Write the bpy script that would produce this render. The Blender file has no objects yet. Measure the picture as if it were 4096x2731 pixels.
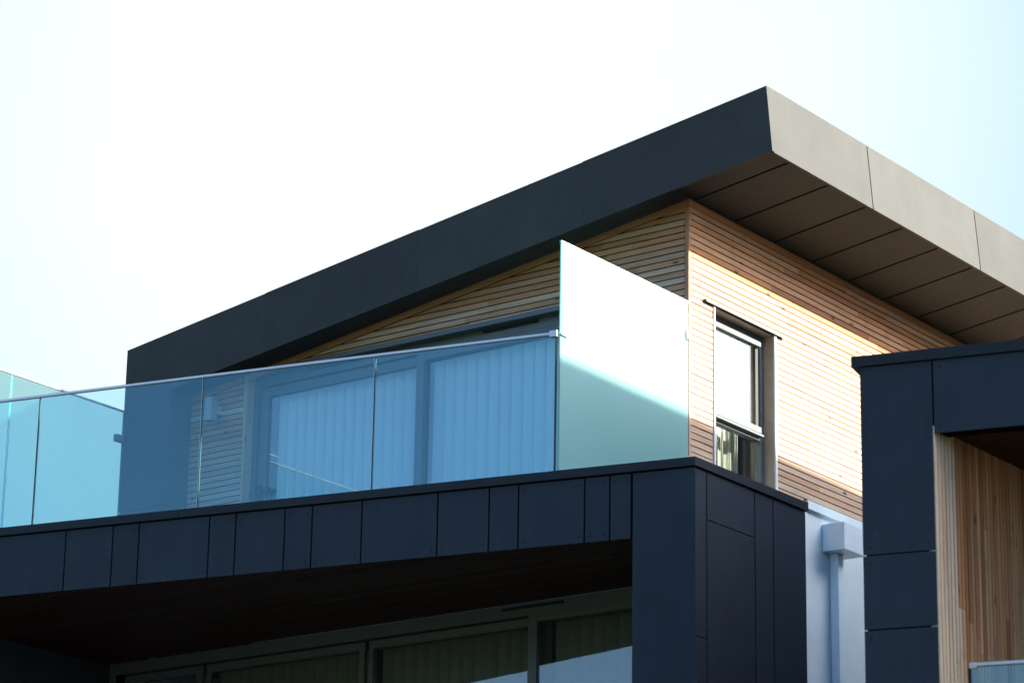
import bpy, math, random
from mathutils import Vector, Matrix
random.seed(11)
C = bpy.context.scene.collection
sc = bpy.context.scene
R = math.radians

# ------------------------------------------------------------------ materials
def newmat(name):
    m = bpy.data.materials.new(name); m.use_nodes = True
    n = m.node_tree; n.nodes.clear()
    out = n.nodes.new('ShaderNodeOutputMaterial')
    return m, n, out
def node(n, t, **kw):
    x = n.nodes.new(t)
    for k, v in kw.items():
        if k.startswith('i_'): x.inputs[k[2:].replace('_', ' ')].default_value = v
        else: setattr(x, k, v)
    return x
def coords(n, scale=(1,1,1), rot=(0,0,0)):
    tc = node(n, 'ShaderNodeTexCoord'); mp = node(n, 'ShaderNodeMapping')
    mp.inputs['Scale'].default_value = scale; mp.inputs['Rotation'].default_value = rot
    n.links.new(tc.outputs['Object'], mp.inputs['Vector']); return mp.outputs['Vector']
def ramp(n, fac, stops):
    r = node(n, 'ShaderNodeValToRGB'); e = r.color_ramp.elements
    while len(e) < len(stops): e.new(.5)
    for i, (p, c) in enumerate(stops):
        e[i].position = p; e[i].color = (*c, 1) if len(c) == 3 else c
    n.links.new(fac, r.inputs['Fac']); return r.outputs['Color']
def noise(n, vec, scale, detail=4, rough=.6):
    t = node(n, 'ShaderNodeTexNoise'); t.inputs['Scale'].default_value = scale
    t.inputs['Detail'].default_value = detail; t.inputs['Roughness'].default_value = rough
    n.links.new(vec, t.inputs['Vector']); return t.outputs['Fac']
def mixc(n, a, b, fac, mode='MIX'):
    m = node(n, 'ShaderNodeMix', data_type='RGBA', blend_type=mode)
    for s, v in ((6, a), (7, b), (0, fac)):
        if hasattr(v, 'links') or hasattr(v, 'is_linked'): n.links.new(v, m.inputs[s])
        else: m.inputs[s].default_value = (*v, 1) if isinstance(v, tuple) else v
    return m.outputs[2]

def mat_plain(name, col, rough=.5, metal=0, var=.12, vs=6, bump=.0, bs=200, spec=.5, streak=False):
    m, n, out = newmat(name)
    p = node(n, 'ShaderNodeBsdfPrincipled'); n.links.new(p.outputs[0], out.inputs[0])
    v = coords(n, (1,1,.25) if streak else (1,1,1))
    f = noise(n, v, vs, 6)
    lo = tuple(c*(1-var) for c in col); hi = tuple(min(1, c*(1+var)) for c in col)
    n.links.new(ramp(n, f, [(.3, lo), (.7, hi)]), p.inputs['Base Color'])
    p.inputs['Roughness'].default_value = rough; p.inputs['Metallic'].default_value = metal
    p.inputs['Specular IOR Level'].default_value = spec
    if bump:
        b = node(n, 'ShaderNodeBump'); b.inputs['Strength'].default_value = bump; b.inputs['Distance'].default_value = .004
        n.links.new(noise(n, coords(n), bs, 3), b.inputs['Height']); n.links.new(b.outputs[0], p.inputs['Normal'])
    return m

def mat_clad(name, col, rough=.42, spec=.5, dust=.25):
    """through-coloured cladding board: faint fibre mottling, dusty specks and rain streaks"""
    m, n, out = newmat(name)
    p = node(n, 'ShaderNodeBsdfPrincipled'); n.links.new(p.outputs[0], out.inputs[0])
    v = coords(n)
    f = noise(n, v, 2.2, 8, .65)
    c1 = ramp(n, f, [(.3, tuple(c*.86 for c in col)), (.72, tuple(c*1.14 for c in col))])
    st = noise(n, coords(n, (9, 9, .5)), 1.5, 5, .7)
    c2 = mixc(n, c1, tuple(min(1, c*1.5+.008) for c in col), ramp(n, st, [(.52, (0,0,0)), (.8, (dust,)*3)]))
    sp = noise(n, v, 46, 2, .5)
    c3 = mixc(n, c2, tuple(c*2.6+.02 for c in col), ramp(n, sp, [(.72, (0,0,0)), (.76, (.35,)*3)]))
    oi = node(n, 'ShaderNodeObjectInfo'); pv = node(n, 'ShaderNodeMapRange'); pv.inputs[3].default_value = .94; pv.inputs[4].default_value = 1.06
    n.links.new(oi.outputs['Random'], pv.inputs[0]); vm = node(n, 'ShaderNodeVectorMath', operation='SCALE'); n.links.new(c3, vm.inputs[0]); n.links.new(pv.outputs[0], vm.inputs['Scale'])
    n.links.new(vm.outputs[0], p.inputs['Base Color'])
    rr = node(n, 'ShaderNodeMapRange'); rr.inputs[3].default_value = rough-.07; rr.inputs[4].default_value = rough+.1
    n.links.new(f, rr.inputs[0]); n.links.new(rr.outputs[0], p.inputs['Roughness'])
    p.inputs['Specular IOR Level'].default_value = spec
    b = node(n, 'ShaderNodeBump'); b.inputs['Strength'].default_value = .12; b.inputs['Distance'].default_value = .002
    n.links.new(noise(n, v, 260, 2), b.inputs['Height']); n.links.new(b.outputs[0], p.inputs['Normal'])
    return m

def mat_wood(name, axis, dark=1.0):
    """cedar boards: each board carries its own tint in the 'tint' colour attribute"""
    m, n, out = newmat(name)
    p = node(n, 'ShaderNodeBsdfPrincipled'); n.links.new(p.outputs[0], out.inputs[0])
    at = node(n, 'ShaderNodeAttribute', attribute_name='tint')
    sep = node(n, 'ShaderNodeSeparateColor'); n.links.new(at.outputs['Color'], sep.inputs[0])
    tc = node(n, 'ShaderNodeTexCoord')
    off = node(n, 'ShaderNodeVectorMath', operation='SCALE'); n.links.new(at.outputs['Color'], off.inputs[0]); off.inputs['Scale'].default_value = 37
    add = node(n, 'ShaderNodeVectorMath', operation='ADD'); n.links.new(tc.outputs['Object'], add.inputs[0]); n.links.new(off.outputs[0], add.inputs[1])
    mp = node(n, 'ShaderNodeMapping'); n.links.new(add.outputs[0], mp.inputs['Vector'])
    mp.inputs['Scale'].default_value = tuple(1 if a == axis else 22 for a in range(3))
    g = noise(n, mp.outputs[0], 1.6, 8, .62)
    base = ramp(n, sep.outputs[0], [(0, (.31,.115,.045)), (.3, (.50,.215,.088)), (.55, (.60,.285,.13)), (.8, (.64,.345,.185)), (1, (.74,.52,.36))])
    grey = mixc(n, base, (.61,.495,.39), sep.outputs[1])
    grain = ramp(n, g, [(.25, (.62,.58,.54)), (.5, (.95,.94,.93)), (.75, (1.12,1.1,1.08))])
    c = mixc(n, grey, grain, 1.0, 'MULTIPLY')
    vor = node(n, 'ShaderNodeTexVoronoi'); vor.inputs['Scale'].default_value = 1.0
    mp2 = node(n, 'ShaderNodeMapping'); n.links.new(add.outputs[0], mp2.inputs['Vector'])
    mp2.inputs['Scale'].default_value = tuple(2.6 if a == axis else 7 for a in range(3)); n.links.new(mp2.outputs[0], vor.inputs['Vector'])
    kn = ramp(n, vor.outputs['Distance'], [(.05, (1,1,1)), (.13, (0,0,0))])
    c = mixc(n, c, (.085,.04,.02), kn)
    blot = noise(n, coords(n), 3.5, 5, .7)
    c = mixc(n, c, (.12,.085,.06), ramp(n, blot, [(.58, (0,0,0)), (.78, (.45,)*3)]))
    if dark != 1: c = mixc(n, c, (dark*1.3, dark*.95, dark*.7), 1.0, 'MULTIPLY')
    n.links.new(c, p.inputs['Base Color'])
    p.inputs['Roughness'].default_value = .62; p.inputs['Specular IOR Level'].default_value = .25
    b = node(n, 'ShaderNodeBump'); b.inputs['Strength'].default_value = .25; b.inputs['Distance'].default_value = .003
    n.links.new(g, b.inputs['Height']); n.links.new(b.outputs[0], p.inputs['Normal'])
    return m

def schlick(n, r0, norm=None):
    """reflectance of one glass face by angle, the same from either side"""
    g = node(n, 'ShaderNodeNewGeometry'); d = node(n, 'ShaderNodeVectorMath', operation='DOT_PRODUCT')
    n.links.new(g.outputs['Incoming'], d.inputs[0]); n.links.new(g.outputs['Normal'], d.inputs[1])
    ab = node(n, 'ShaderNodeMath', operation='ABSOLUTE'); n.links.new(d.outputs['Value'], ab.inputs[0])
    om = node(n, 'ShaderNodeMath', operation='SUBTRACT'); om.inputs[0].default_value = 1; n.links.new(ab.outputs[0], om.inputs[1])
    pw = node(n, 'ShaderNodeMath', operation='POWER'); n.links.new(om.outputs[0], pw.inputs[0]); pw.inputs[1].default_value = 5
    ma = node(n, 'ShaderNodeMath', operation='MULTIPLY_ADD'); n.links.new(pw.outputs[0], ma.inputs[0]); ma.inputs[1].default_value = 1-r0; ma.inputs[2].default_value = r0
    return ma.outputs[0]

def mat_glass(name, tint=(.93,.975,.97), r0=.045, refl=(1,1,1), wob=0.0):
    m, n, out = newmat(name)
    tr = node(n, 'ShaderNodeBsdfTransparent'); tr.inputs[0].default_value = (*tint, 1)
    gl = node(n, 'ShaderNodeBsdfGlossy'); gl.inputs['Roughness'].default_value = .0; gl.inputs[0].default_value = (*refl, 1)
    fr = schlick(n, r0)
    mx = node(n, 'ShaderNodeMixShader')
    if wob:
        b = node(n, 'ShaderNodeBump'); b.inputs['Strength'].default_value = wob; b.inputs['Distance'].default_value = .01
        n.links.new(noise(n, coords(n), 1.3, 2), b.inputs['Height']); n.links.new(b.outputs[0], gl.inputs['Normal'])
    n.links.new(fr, mx.inputs[0]); n.links.new(tr.outputs[0], mx.inputs[1]); n.links.new(gl.outputs[0], mx.inputs[2])
    n.links.new(mx.outputs[0], out.inputs[0]); return m

def mat_frost(name, col=(.55,.80,.80), trans=(.75,.93,.92), k=.55):
    m, n, out = newmat(name)
    d = node(n, 'ShaderNodeBsdfDiffuse'); t = node(n, 'ShaderNodeBsdfTranslucent')
    f = noise(n, coords(n), 1.2, 3)
    n.links.new(ramp(n, f, [(.3, tuple(c*.95 for c in col)), (.7, col)]), d.inputs[0]); t.inputs[0].default_value = (*trans, 1)
    mx = node(n, 'ShaderNodeMixShader'); mx.inputs[0].default_value = k
    n.links.new(d.outputs[0], mx.inputs[1]); n.links.new(t.outputs[0], mx.inputs[2])
    g = node(n, 'ShaderNodeBsdfGlossy'); g.inputs['Roughness'].default_value = .25
    fr = schlick(n, .03)
    m2 = node(n, 'ShaderNodeMixShader'); n.links.new(fr, m2.inputs[0]); n.links.new(mx.outputs[0], m2.inputs[1]); n.links.new(g.outputs[0], m2.inputs[2])
    n.links.new(m2.outputs[0], out.inputs[0]); return m

def mat_satin(name, tint, col):
    """lightly etched glass: mostly lets the sky through, tinted, with a little surface scatter"""
    m, n, out = newmat(name)
    tr = node(n, 'ShaderNodeBsdfTransparent'); tr.inputs[0].default_value = (*tint, 1)
    d = node(n, 'ShaderNodeBsdfDiffuse'); d.inputs[0].default_value = (*col, 1)
    t = node(n, 'ShaderNodeBsdfTranslucent'); t.inputs[0].default_value = (*col, 1)
    a = node(n, 'ShaderNodeMixShader'); a.inputs[0].default_value = .5; n.links.new(d.outputs[0], a.inputs[1]); n.links.new(t.outputs[0], a.inputs[2])
    b = node(n, 'ShaderNodeMixShader')
    mr = node(n, 'ShaderNodeMapRange'); mr.inputs[3].default_value = .16; mr.inputs[4].default_value = .26
    n.links.new(noise(n, coords(n), 1.1, 4), mr.inputs[0]); n.links.new(mr.outputs[0], b.inputs[0])
    n.links.new(tr.outputs[0], b.inputs[1]); n.links.new(a.outputs[0], b.inputs[2]); n.links.new(b.outputs[0], out.inputs[0])
    return m

def mat_blind(name, col):
    m, n, out = newmat(name)
    d = node(n, 'ShaderNodeBsdfDiffuse'); t = node(n, 'ShaderNodeBsdfTranslucent')
    f = noise(n, coords(n, (3, 3, 3)), 1, 3)
    cc = ramp(n, f, [(.3, tuple(c*.97 for c in col)), (.7, col)])
    n.links.new(cc, d.inputs[0]); n.links.new(cc, t.inputs[0])
    mx = node(n, 'ShaderNodeMixShader'); mx.inputs[0].default_value = .12
    n.links.new(d.outputs[0], mx.inputs[1]); n.links.new(t.outputs[0], mx.inputs[2]); n.links.new(mx.outputs[0], out.inputs[0]); return m

M = dict(
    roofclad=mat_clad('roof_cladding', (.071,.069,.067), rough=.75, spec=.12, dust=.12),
    clad=mat_clad('portal_cladding', (.037,.046,.059), rough=.68, spec=.16),
    coping=mat_clad('coping_metal', (.026,.030,.038), rough=.6, spec=.2, dust=.15),
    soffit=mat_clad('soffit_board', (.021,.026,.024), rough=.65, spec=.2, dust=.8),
    gap=mat_plain('black_membrane', (.004,.004,.005), rough=.9, spec=.05),
    rivet=mat_plain('rivet', (.020,.024,.031), rough=.7, spec=.1),
    woodx=mat_wood('cedar_boards_along_front', 0), woody=mat_wood('cedar_boards_along_side', 1), woodz=mat_wood('cedar_boards_upright', 2),
    woodsof=mat_wood('shaded_cedar_soffit', 0, .075),  # cedar multiplied down, so the shade under the terraces sits in its colour
    alu=mat_plain('grey_window_frame', (.125,.14,.15), rough=.45, var=.05, spec=.5),
    aludark=mat_plain('dark_gasket', (.012,.013,.015), rough=.6),
    lampmetal=mat_plain('lamp_metal', (.33,.34,.35), rough=.5),
    steel=mat_plain('brushed_metal', (.68,.67,.66), rough=.35, metal=.5, var=.06),
    flash=mat_plain('weathered_flashing', (.16,.165,.15), rough=.5, var=.2),
    whitemetal=mat_plain('pale_metal_cap', (.72,.74,.76), rough=.35, var=.04),
    render=mat_plain('white_render', (.72,.83,.90), rough=.85, var=.04, vs=3, bump=.5, bs=180, spec=.2),
    whiteplastic=mat_plain('white_pipe', (.71,.82,.90), rough=.4, var=.04),
    glass=mat_glass('clear_balustrade_glass', (.80,.935,.97), .07, (.62,.95,1.0), wob=.03),
    winglass=mat_glass('window_glass', (.92,.95,.94), .065, wob=.05),
    edge=mat_frost('glass_edge', (.12,.55,.52), (.35,.85,.78), .5), jedge=mat_frost('joint_glass_edge', (.12,.26,.29), (.3,.5,.55), .4),
    frost=mat_frost('frosted_glass', (.29,.53,.52), (.52,.80,.79), .5),
    frost2=mat_satin('satin_divider_glass', (.78,.94,.965), (.10,.16,.16)),
    blind=mat_blind('blind_fabric', (.80,.82,.82)),
    blindlow=mat_blind('blind_fabric_shaded', (.26,.27,.23)),  # darker copy of the blind fabric, with the recess shade in its colour
    curtain=mat_blind('curtain_fabric', (.50,.49,.43)),
    plaster=mat_plain('interior_plaster', (.35,.34,.33), rough=.9, var=.04, spec=.1),
    ground=mat_plain('ground', (.030,.033,.030), rough=.95, var=.35, vs=.6, spec=.1),
    hill=mat_plain('off_frame_hill', (.05,.07,.035), rough=1, var=.4, vs=.05, spec=.05),
    roofing=mat_plain('roof_membrane', (.14,.15,.16), rough=.8),
    reveal=mat_plain('reveal_board', (.36,.27,.20), rough=.6, var=.12, vs=14),
)

# ------------------------------------------------------------------ mesh tools
class MB:
    def __init__(s): s.v = []; s.f = []; s.t = []; s.mi = []
    def hexa(s, p, tint=(.5,.3,.5), mi=0, mis=None):
        """8 corners: 0-3 one face, 4-7 the opposite face in the same order"""
        b = len(s.v); s.v += [tuple(q) for q in p]
        for k, q in enumerate(((0,3,2,1), (4,5,6,7), (0,1,5,4), (1,2,6,5), (2,3,7,6), (3,0,4,7))):
            s.f.append(tuple(b+i for i in q)); s.t.append(tint); s.mi.append(mis[k] if mis else mi)
    def box(s, x0, x1, y0, y1, z0, z1, **k):
        s.hexa([(x0,y0,z0),(x1,y0,z0),(x1,y0,z1),(x0,y0,z1),(x0,y1,z0),(x1,y1,z0),(x1,y1,z1),(x0,y1,z1)], **k)
    def fbox(s, F, a0, a1, b0, b1, z0, z1, **k):
        """box in a vertical frame F=(origin, along, inward)"""
        o, u, w = F
        P = lambda a, b, z: tuple(o + u*a + w*b + Vector((0,0,z)))
        s.hexa([P(a0,b0,z0),P(a1,b0,z0),P(a1,b0,z1),P(a0,b0,z1),P(a0,b1,z0),P(a1,b1,z0),P(a1,b1,z1),P(a0,b1,z1)], **k)
    def poly(s, pts, d, tint=(.5,.3,.5), mi=0):
        """convex polygon extruded by vector d"""
        b = len(s.v); n = len(pts); d = Vector(d)
        s.v += [tuple(p) for p in pts] + [tuple(Vector(p)+d) for p in pts]
        s.f.append(tuple(range(b+n-1, b-1, -1))); s.f.append(tuple(range(b+n, b+2*n)))
        for i in range(n): j = (i+1) % n; s.f.append((b+i, b+j, b+n+j, b+n+i))
        s.t += [tint]*(n+2); s.mi += [mi]*(n+2)
    def cyl(s, c, axis, r, h, seg=12, mi=0, r2=None):
        ax = Vector(axis).normalized(); u = ax.orthogonal().normalized(); w = ax.cross(u); c = Vector(c); r2 = r if r2 is None else r2
        b = len(s.v)
        for k, rr in ((0, r), (1, r2)):
            for i in range(seg):
                a = 2*math.pi*i/seg; s.v.append(tuple(c + ax*h*k + (u*math.cos(a)+w*math.sin(a))*rr))
        for i in range(seg):
            j = (i+1) % seg; s.f.append((b+i, b+j, b+seg+j, b+seg+i))
        s.f.append(tuple(b+i for i in reversed(range(seg)))); s.f.append(tuple(b+seg+i for i in range(seg)))
        s.t += [(.5,.3,.5)]*(seg+2); s.mi += [mi]*(seg+2)
    def build(s, name, mats, parent=None, bevel=0, label=None):
        root = parent
        while root is not None and root.parent is not None: root = root.parent
        o3 = Vector(root.location) if root is not None else Vector((0,0,0))
        me = bpy.data.meshes.new(name)
        me.from_pydata([tuple(Vector(v)-o3) for v in s.v], [], s.f)
        mats = mats if isinstance(mats, (list, tuple)) else [mats]
        for m in mats: me.materials.append(m)
        ca = me.color_attributes.new('tint', 'FLOAT_COLOR', 'CORNER')
        k = 0
        for pi, pl in enumerate(me.polygons):
            pl.material_index = min(s.mi[pi], len(mats)-1)
            for _ in pl.loop_indices: ca.data[k].color = (*s.t[pi], 1); k += 1
        o = bpy.data.objects.new(name, me); C.objects.link(o)
        if parent is not None: o.parent = parent
        if bevel:
            b = o.modifiers.new('bevel', 'BEVEL'); b.width = bevel; b.segments = 2; b.limit_method = 'ANGLE'
        if label: o['label'] = label
        return o

def thing(name, label, cat, loc, group=None):
    o = bpy.data.objects.new(name, None); C.objects.link(o); o.location = loc; o.empty_display_size = .2
    o['label'] = label; o['category'] = cat
    if group: o['group'] = group
    return o
def tag(o, label, cat, group=None):
    o['label'] = label; o['category'] = cat
    if group: o['group'] = group
    return o

# ------------------------------------------------------------------ plan of the house (metres)
# x runs right along the front wall, y into the house, z up; the front right corner of the timber wall is x=0, y=0
PITCH = .0555; BH = .0452            # board pitch and board height
ZTOP = 10.42                         # underside of eaves at the corner
SL = .1466                           # slope of the roof
Y_F = -.3                            # face of the roof edge and of the end fin
XL = -6.06                           # left end of the house
DECK = 7.45                          # terrace floor
ZC0, ZC1 = 7.588, 7.657              # coping of the terrace front
FB = 7.082                           # bottom of the cladding band
def soff(x): return ZTOP + SL*x
u = Vector((.9776, .2106, 0)); nB = Vector((.2106, -.9776, 0))
K = Vector((1.124, -1.626, 0))
BF = (K, u, -nB)                     # terrace front: a is along, b goes in

house = thing('main_house', 'modern house with cedar-clad top storey under a sloping dark roof and a dark framed terrace', 'house', (-2.5, 2, 0))

# --- boarded walls -------------------------------------------------------
def rtint(z, zt, bias=0):
    """board colour: fresher orange near the sheltered top, greyer where rain reaches"""
    near = max(0, 1-(zt-z)/.85)
    low = min(1, max(0, (zt-z-.45)/1.2))
    g = min(1, max(0, random.gauss(.30+.42*low+bias, .11) - .34*near))
    return (min(1, max(0, random.gauss(.56, .20) - .12*near)), g, random.random())
def splits(a, b, lo=1.3, hi=3.8):
    r = [a]; x = a + random.uniform(.4, hi)
    while x < b-.35: r.append(x); x += random.uniform(lo, hi)
    r.append(b); return r
# front wall
zrows = []
z = ZTOP-.062
while z > 7.5: zrows.append((z-BH, z)); z -= PITCH
DX0, DX1, DH = -4.817, -.62, 9.696   # door opening
mb = MB()
def xrake(zz): return (zz - (ZTOP-.062))/SL      # x where the rake trim's underside meets this height
for z0, z1 in zrows:
    xr = -.042
    spans = [(XL+.57, xr)] if z0 > DH-.02 else [(XL+.57, DX0-.004), (DX1+.03, xr)]
    for a, b in spans:
        lo0, lo1 = max(a, xrake(z0)+.03), max(a, xrake(z1)+.03)
        if lo0 >= b: continue
        lo1 = min(lo1, b-.002)
        ss = splits(lo0, b)
        for i in range(len(ss)-1):
            x0, x1 = ss[i]+(.0012 if i else 0), ss[i+1]-.0012
            if i == 0: l0, l1 = lo0, lo1
            else: l0 = l1 = x0
            if l1 > x1: l1 = x1-.001
            j = random.uniform(-.0015, .0015)
            y0, y1 = 0+j, .02
            mb.hexa([(l0,y0,z0),(x1,y0,z0),(x1,y0,z1),(l1,y0,z1),(l0,y1,z0),(x1,y1,z0),(x1,y1,z1),(l1,y1,z1)], tint=rtint(z1, soff(x1)))
# raked trim boards under the soffit
ss = [XL+.57, -3.9, -1.7, 0.0]
for i in range(3):
    a, b = ss[i]+.002, ss[i+1]-.002
    t = (.25+.15*random.random(), .05, random.random())
    mb.hexa([(a,-.003,soff(a)-.058),(b,-.003,soff(b)-.058),(b,-.003,soff(b)+.004),(a,-.003,soff(a)+.004),
             (a,.02,soff(a)-.058),(b,.02,soff(b)-.058),(b,.02,soff(b)+.004),(a,.02,soff(a)+.004)], tint=t)
front = mb.build('timber_front_wall', M['woodx'], house)
mb = MB(); zz = 7.5
for zt in (8.3, 9.45, ZTOP-.062):
    mb.box(-.036, .0, -.004, .03, zz, zt-.002, tint=(.25, .55 if zt < 10 else .2, random.random())); zz = zt
mb.build('corner_trim', M['woodz'], house)
# side wall
WY0, WY1, WH = .379, 1.31, 9.577     # window opening
mb = MB()
for z0, z1 in zrows:
    if z1 < 7.55: continue
    spans = [(.004, 9.0)]
    if z0 < WH: spans = [(.004, WY0-.022), (WY1+.034, 9.0)]
    for a, b in spans:
        if z0 < 8.215:
            b = min(b, 1.77)
            if a > b-.05: continue
        ss = splits(a, b, 1.0, 2.8) if b-a > 1 else [a, b]
        for i in range(len(ss)-1):
            y0, y1 = ss[i]+.0012, ss[i+1]-.0012
            zz1 = min(z1, 9.597) if False else z1
            mb.box(-.02, random.uniform(-.0015,.0015), y0, y1, z0, z1, tint=rtint(z1, ZTOP, -.04))
for y0, y1 in ((.002, 2.4), (2.402, 5.6), (5.602, 9.0)):
    mb.box(-.02, .003, y0, y1, ZTOP-.058, ZTOP+.002, tint=(.15+.2*random.random(), .0, random.random()))
side = mb.build('timber_side_wall', M['woody'], house)

# --- the wall body behind the boards (black membrane outside, plaster inside)
mb = MB()
g, p = 0, 1
mb.hexa([(XL+.1,.012,DH+.05),(-.012,.012,DH+.05),(-.012,.012,soff(-.012)),(XL+.1,.012,soff(XL+.1)),
         (XL+.1,.25,DH+.05),(-.012,.25,DH+.05),(-.012,.25,soff(-.012)),(XL+.1,.25,soff(XL+.1))]) if False else None
for a, b in ((XL+.1, -5.4), (-5.4, DX0-.02), (DX1+.02, -.022)):
    mb.hexa([(a,.012,DECK-.2),(b,.012,DECK-.2),(b,.012,soff(b)-.002),(a,.012,soff(a)-.002),(a,.24,DECK-.2),(b,.24,DECK-.2),(b,.24,soff(b)-.002),(a,.24,soff(a)-.002)])
a, b = DX0-.02, DX1+.02
mb.hexa([(a,.012,DH+.045),(b,.012,DH+.045),(b,.012,soff(b)-.002),(a,.012,soff(a)-.002),(a,.24,DH+.045),(b,.24,DH+.045),(b,.24,soff(b)-.002),(a,.24,soff(a)-.002)])
mb.box(-.24, -.012, .24, WY0-.002, DECK-.2, ZTOP-.035)
mb.box(-.24, -.012, WY0-.002, WY1+.002, WH+.002, ZTOP-.035)
mb.box(-.24, -.012, WY1+.002, 9.0, DECK-.2, ZTOP-.035)
mb.build('wall_membrane', M['gap'], house)
mb = MB()
mb.hexa([(XL,9.0,0),(-.0,9.0,0),(-.0,9.0,ZTOP-.035),(XL,9.0,soff(XL)-.002),(XL,9.2,0),(0,9.2,0),(0,9.2,ZTOP-.035),(XL,9.2,soff(XL)-.002)])
mb.hexa([(XL+.002,.0,0),(XL+.1,.0,0),(XL+.1,.0,soff(XL)-.01),(XL+.002,.0,soff(XL)-.01),(XL+.002,9,0),(XL+.1,9,0),(XL+.1,9,soff(XL)-.01),(XL+.002,9,soff(XL)-.01)])
mb.build('rear_and_end_wall', M['render'], house)
mb = MB()
mb.box(XL+.12, -.25, 3.2, 3.3, DECK, 9.45); mb.box(XL+.12, -.25, .26, 3.2, 9.80, 9.86); mb.box(XL+.12, -1.9, 1.95, 2.0, DECK, 9.8)
mb.box(XL+.12, -.25, 2.6, 2.7, 4.62, 7.19)
mb.build('interior_partition', M['plaster'], house)

# --- end fin, same cladding as the roof edge
mb = MB()
mb.hexa([(XL,Y_F,8.525),(-5.49,Y_F,8.525),(-5.49,Y_F,9.604),(XL,Y_F,9.523),(XL,.02,8.525),(-5.49,.02,8.525),(-5.49,.02,9.604),(XL,.02,9.523)])
mb.box(XL, -5.49, Y_F, .02, DECK-.1, 8.517)
mb.build('end_fin', M['roofclad'], house)

# --- roof ------------------------------------------------------------------
roof = bpy.data.objects.new('roof', None)
mb = MB()
XE = 1.0
bz = lambda x: 10.533 + .1425*(x-.999)            # bottom edge of the front fascia
tz = lambda x: 11.105 + .146*(x-.947)             # top edge
x0, x1 = XL+.01, .93
mb.hexa([(x0,Y_F+.03,soff(x0)+.03),(x1+.03,Y_F+.03,soff(x1)+.03),(x1-.01,Y_F+.03,tz(x1)-.04),(x0,Y_F+.03,tz(x0)-.04),
         (x0,9.4,soff(x0)+.03),(x1+.03,9.4,soff(x1)+.03),(x1-.01,9.4,tz(x1)-.04),(x0,9.4,tz(x0)-.04)])
roof = mb.build('roof', M['roofing'], house)
js = [XL, -4.373, -2.625, -.874, .947]
for i in range(4):
    mb = MB(); a, b = js[i]+(.0007 if i else 0), js[i+1]-(.0007 if i < 3 else 0)
    st = .004*((i) % 2)
    a2, b2 = a, b
    if i == 3: b2, b = .999, .947
    else: b2 = b
    mb.hexa([(a2,Y_F,bz(a2)),(b2,Y_F,bz(b2)),(b,Y_F,tz(b)+st),(a,Y_F,tz(a)+st),
             (a2,Y_F+.028,bz(a2)),(b2,Y_F+.028,bz(b2)),(b,Y_F+.028,tz(b)+st),(a,Y_F+.028,tz(a)+st)])
    mb.build('front_fascia_panel', M['roofclad'], roof)
ys = [Y_F+.0285, 1.31, 3.21, 5.11, 7.01, 9.4]
for i in range(5):
    mb = MB(); a, b = ys[i]+(.007 if i else 0), ys[i+1]-.007
    n = 6
    # pressed metal trays, very slightly bowed between their fixings
    for k in range(n):
        s0, s1 = a+(b-a)*k/n, a+(b-a)*(k+1)/n
        f0, f1 = .006*math.sin(math.pi*k/n), .006*math.sin(math.pi*(k+1)/n)
        P = []
        for (yy, off) in ((s0, f0), (s1, f1)):
            P.append([(.999+off*.3,yy,bz(.999)-.008),(.947+off*.3,yy,tz(.947)+.006),(.917,yy,tz(.947)+.0),(.969,yy,bz(.999)-.008)])
        mb.hexa([P[0][0],P[0][1],P[0][2],P[0][3],P[1][0],P[1][1],P[1][2],P[1][3]])
    mb.build('side_fascia_panel', M['roofclad'], roof)
# eaves boards
ye = [.055+.624*k for k in range(15)]; ye = [Y_F+.029]+ye
for i in range(len(ye)-1):
    a, b = ye[i]+(.015 if i else 0), ye[i+1]-.015
    mb = MB(); xa, xb = .004, .968
    if a < 0: b2 = b; 
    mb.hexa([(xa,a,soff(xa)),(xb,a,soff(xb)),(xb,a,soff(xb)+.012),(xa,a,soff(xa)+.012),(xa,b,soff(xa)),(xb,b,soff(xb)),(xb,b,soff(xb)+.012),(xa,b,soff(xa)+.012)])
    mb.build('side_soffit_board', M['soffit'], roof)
mb = MB()
for a, b in ((XL+.001, -4.2), (-4.196, -2.1), (-2.096, .0)):
    mb.hexa([(a,Y_F+.029,soff(a)),(b,Y_F+.029,soff(b)),(b,Y_F+.029,soff(b)+.012),(a,Y_F+.029,soff(a)+.012),(a,.021,soff(a)),(b,.021,soff(b)),(b,.021,soff(b)+.012),(a,.021,soff(a)+.012)])
mb.build('front_soffit_board', M['roofclad'], roof)

# --- white lower side wall ---------------------------------------------------
mb = MB(); mb.box(-.24, -.004, -.02, 9.0, 0, 8.215); o = mb.build('rendered_side_wall', M['render'], house)
# --- lower front walls, mostly behind the terrace frame
mb = MB(); mb.box(.622, .668, -.40, -.03, 4.5, 7.09); mb.box(-5.95, .62, -.40, -.26, 0, 4.55)
mb.build('lower_front_wall', M['render'], house)
mb = MB(); mb.box(-14, -5.952, -.40, -.26, 0, 7.084); mb.box(-14, -6.08, -.25, -.05, 7.0, 7.4); mb.build('dark_end_wall', M['clad'], house)
mb = MB(); mb.box(-6.4, -5.80, -.395, -.06, 6.9, 7.24); mb.build('wall_infill', M['gap'], house)
mb = MB(); mb.box(-6.16, -6.0, -2.80, -.402, 4.6, 7.084); mb.build('party_wall', M['clad'], house)
mb = MB(); mb.box(-7.9, .62, -.255, -.05, 4.4, 4.6); mb.box(-7.9, -.245, -.045, 9.0, 4.4, 4.6); mb.box(XL+.12, -.245, .3, 9.0, 7.20, DECK-.01)
mb.build('floor_slab', M['plaster'], house)

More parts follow.
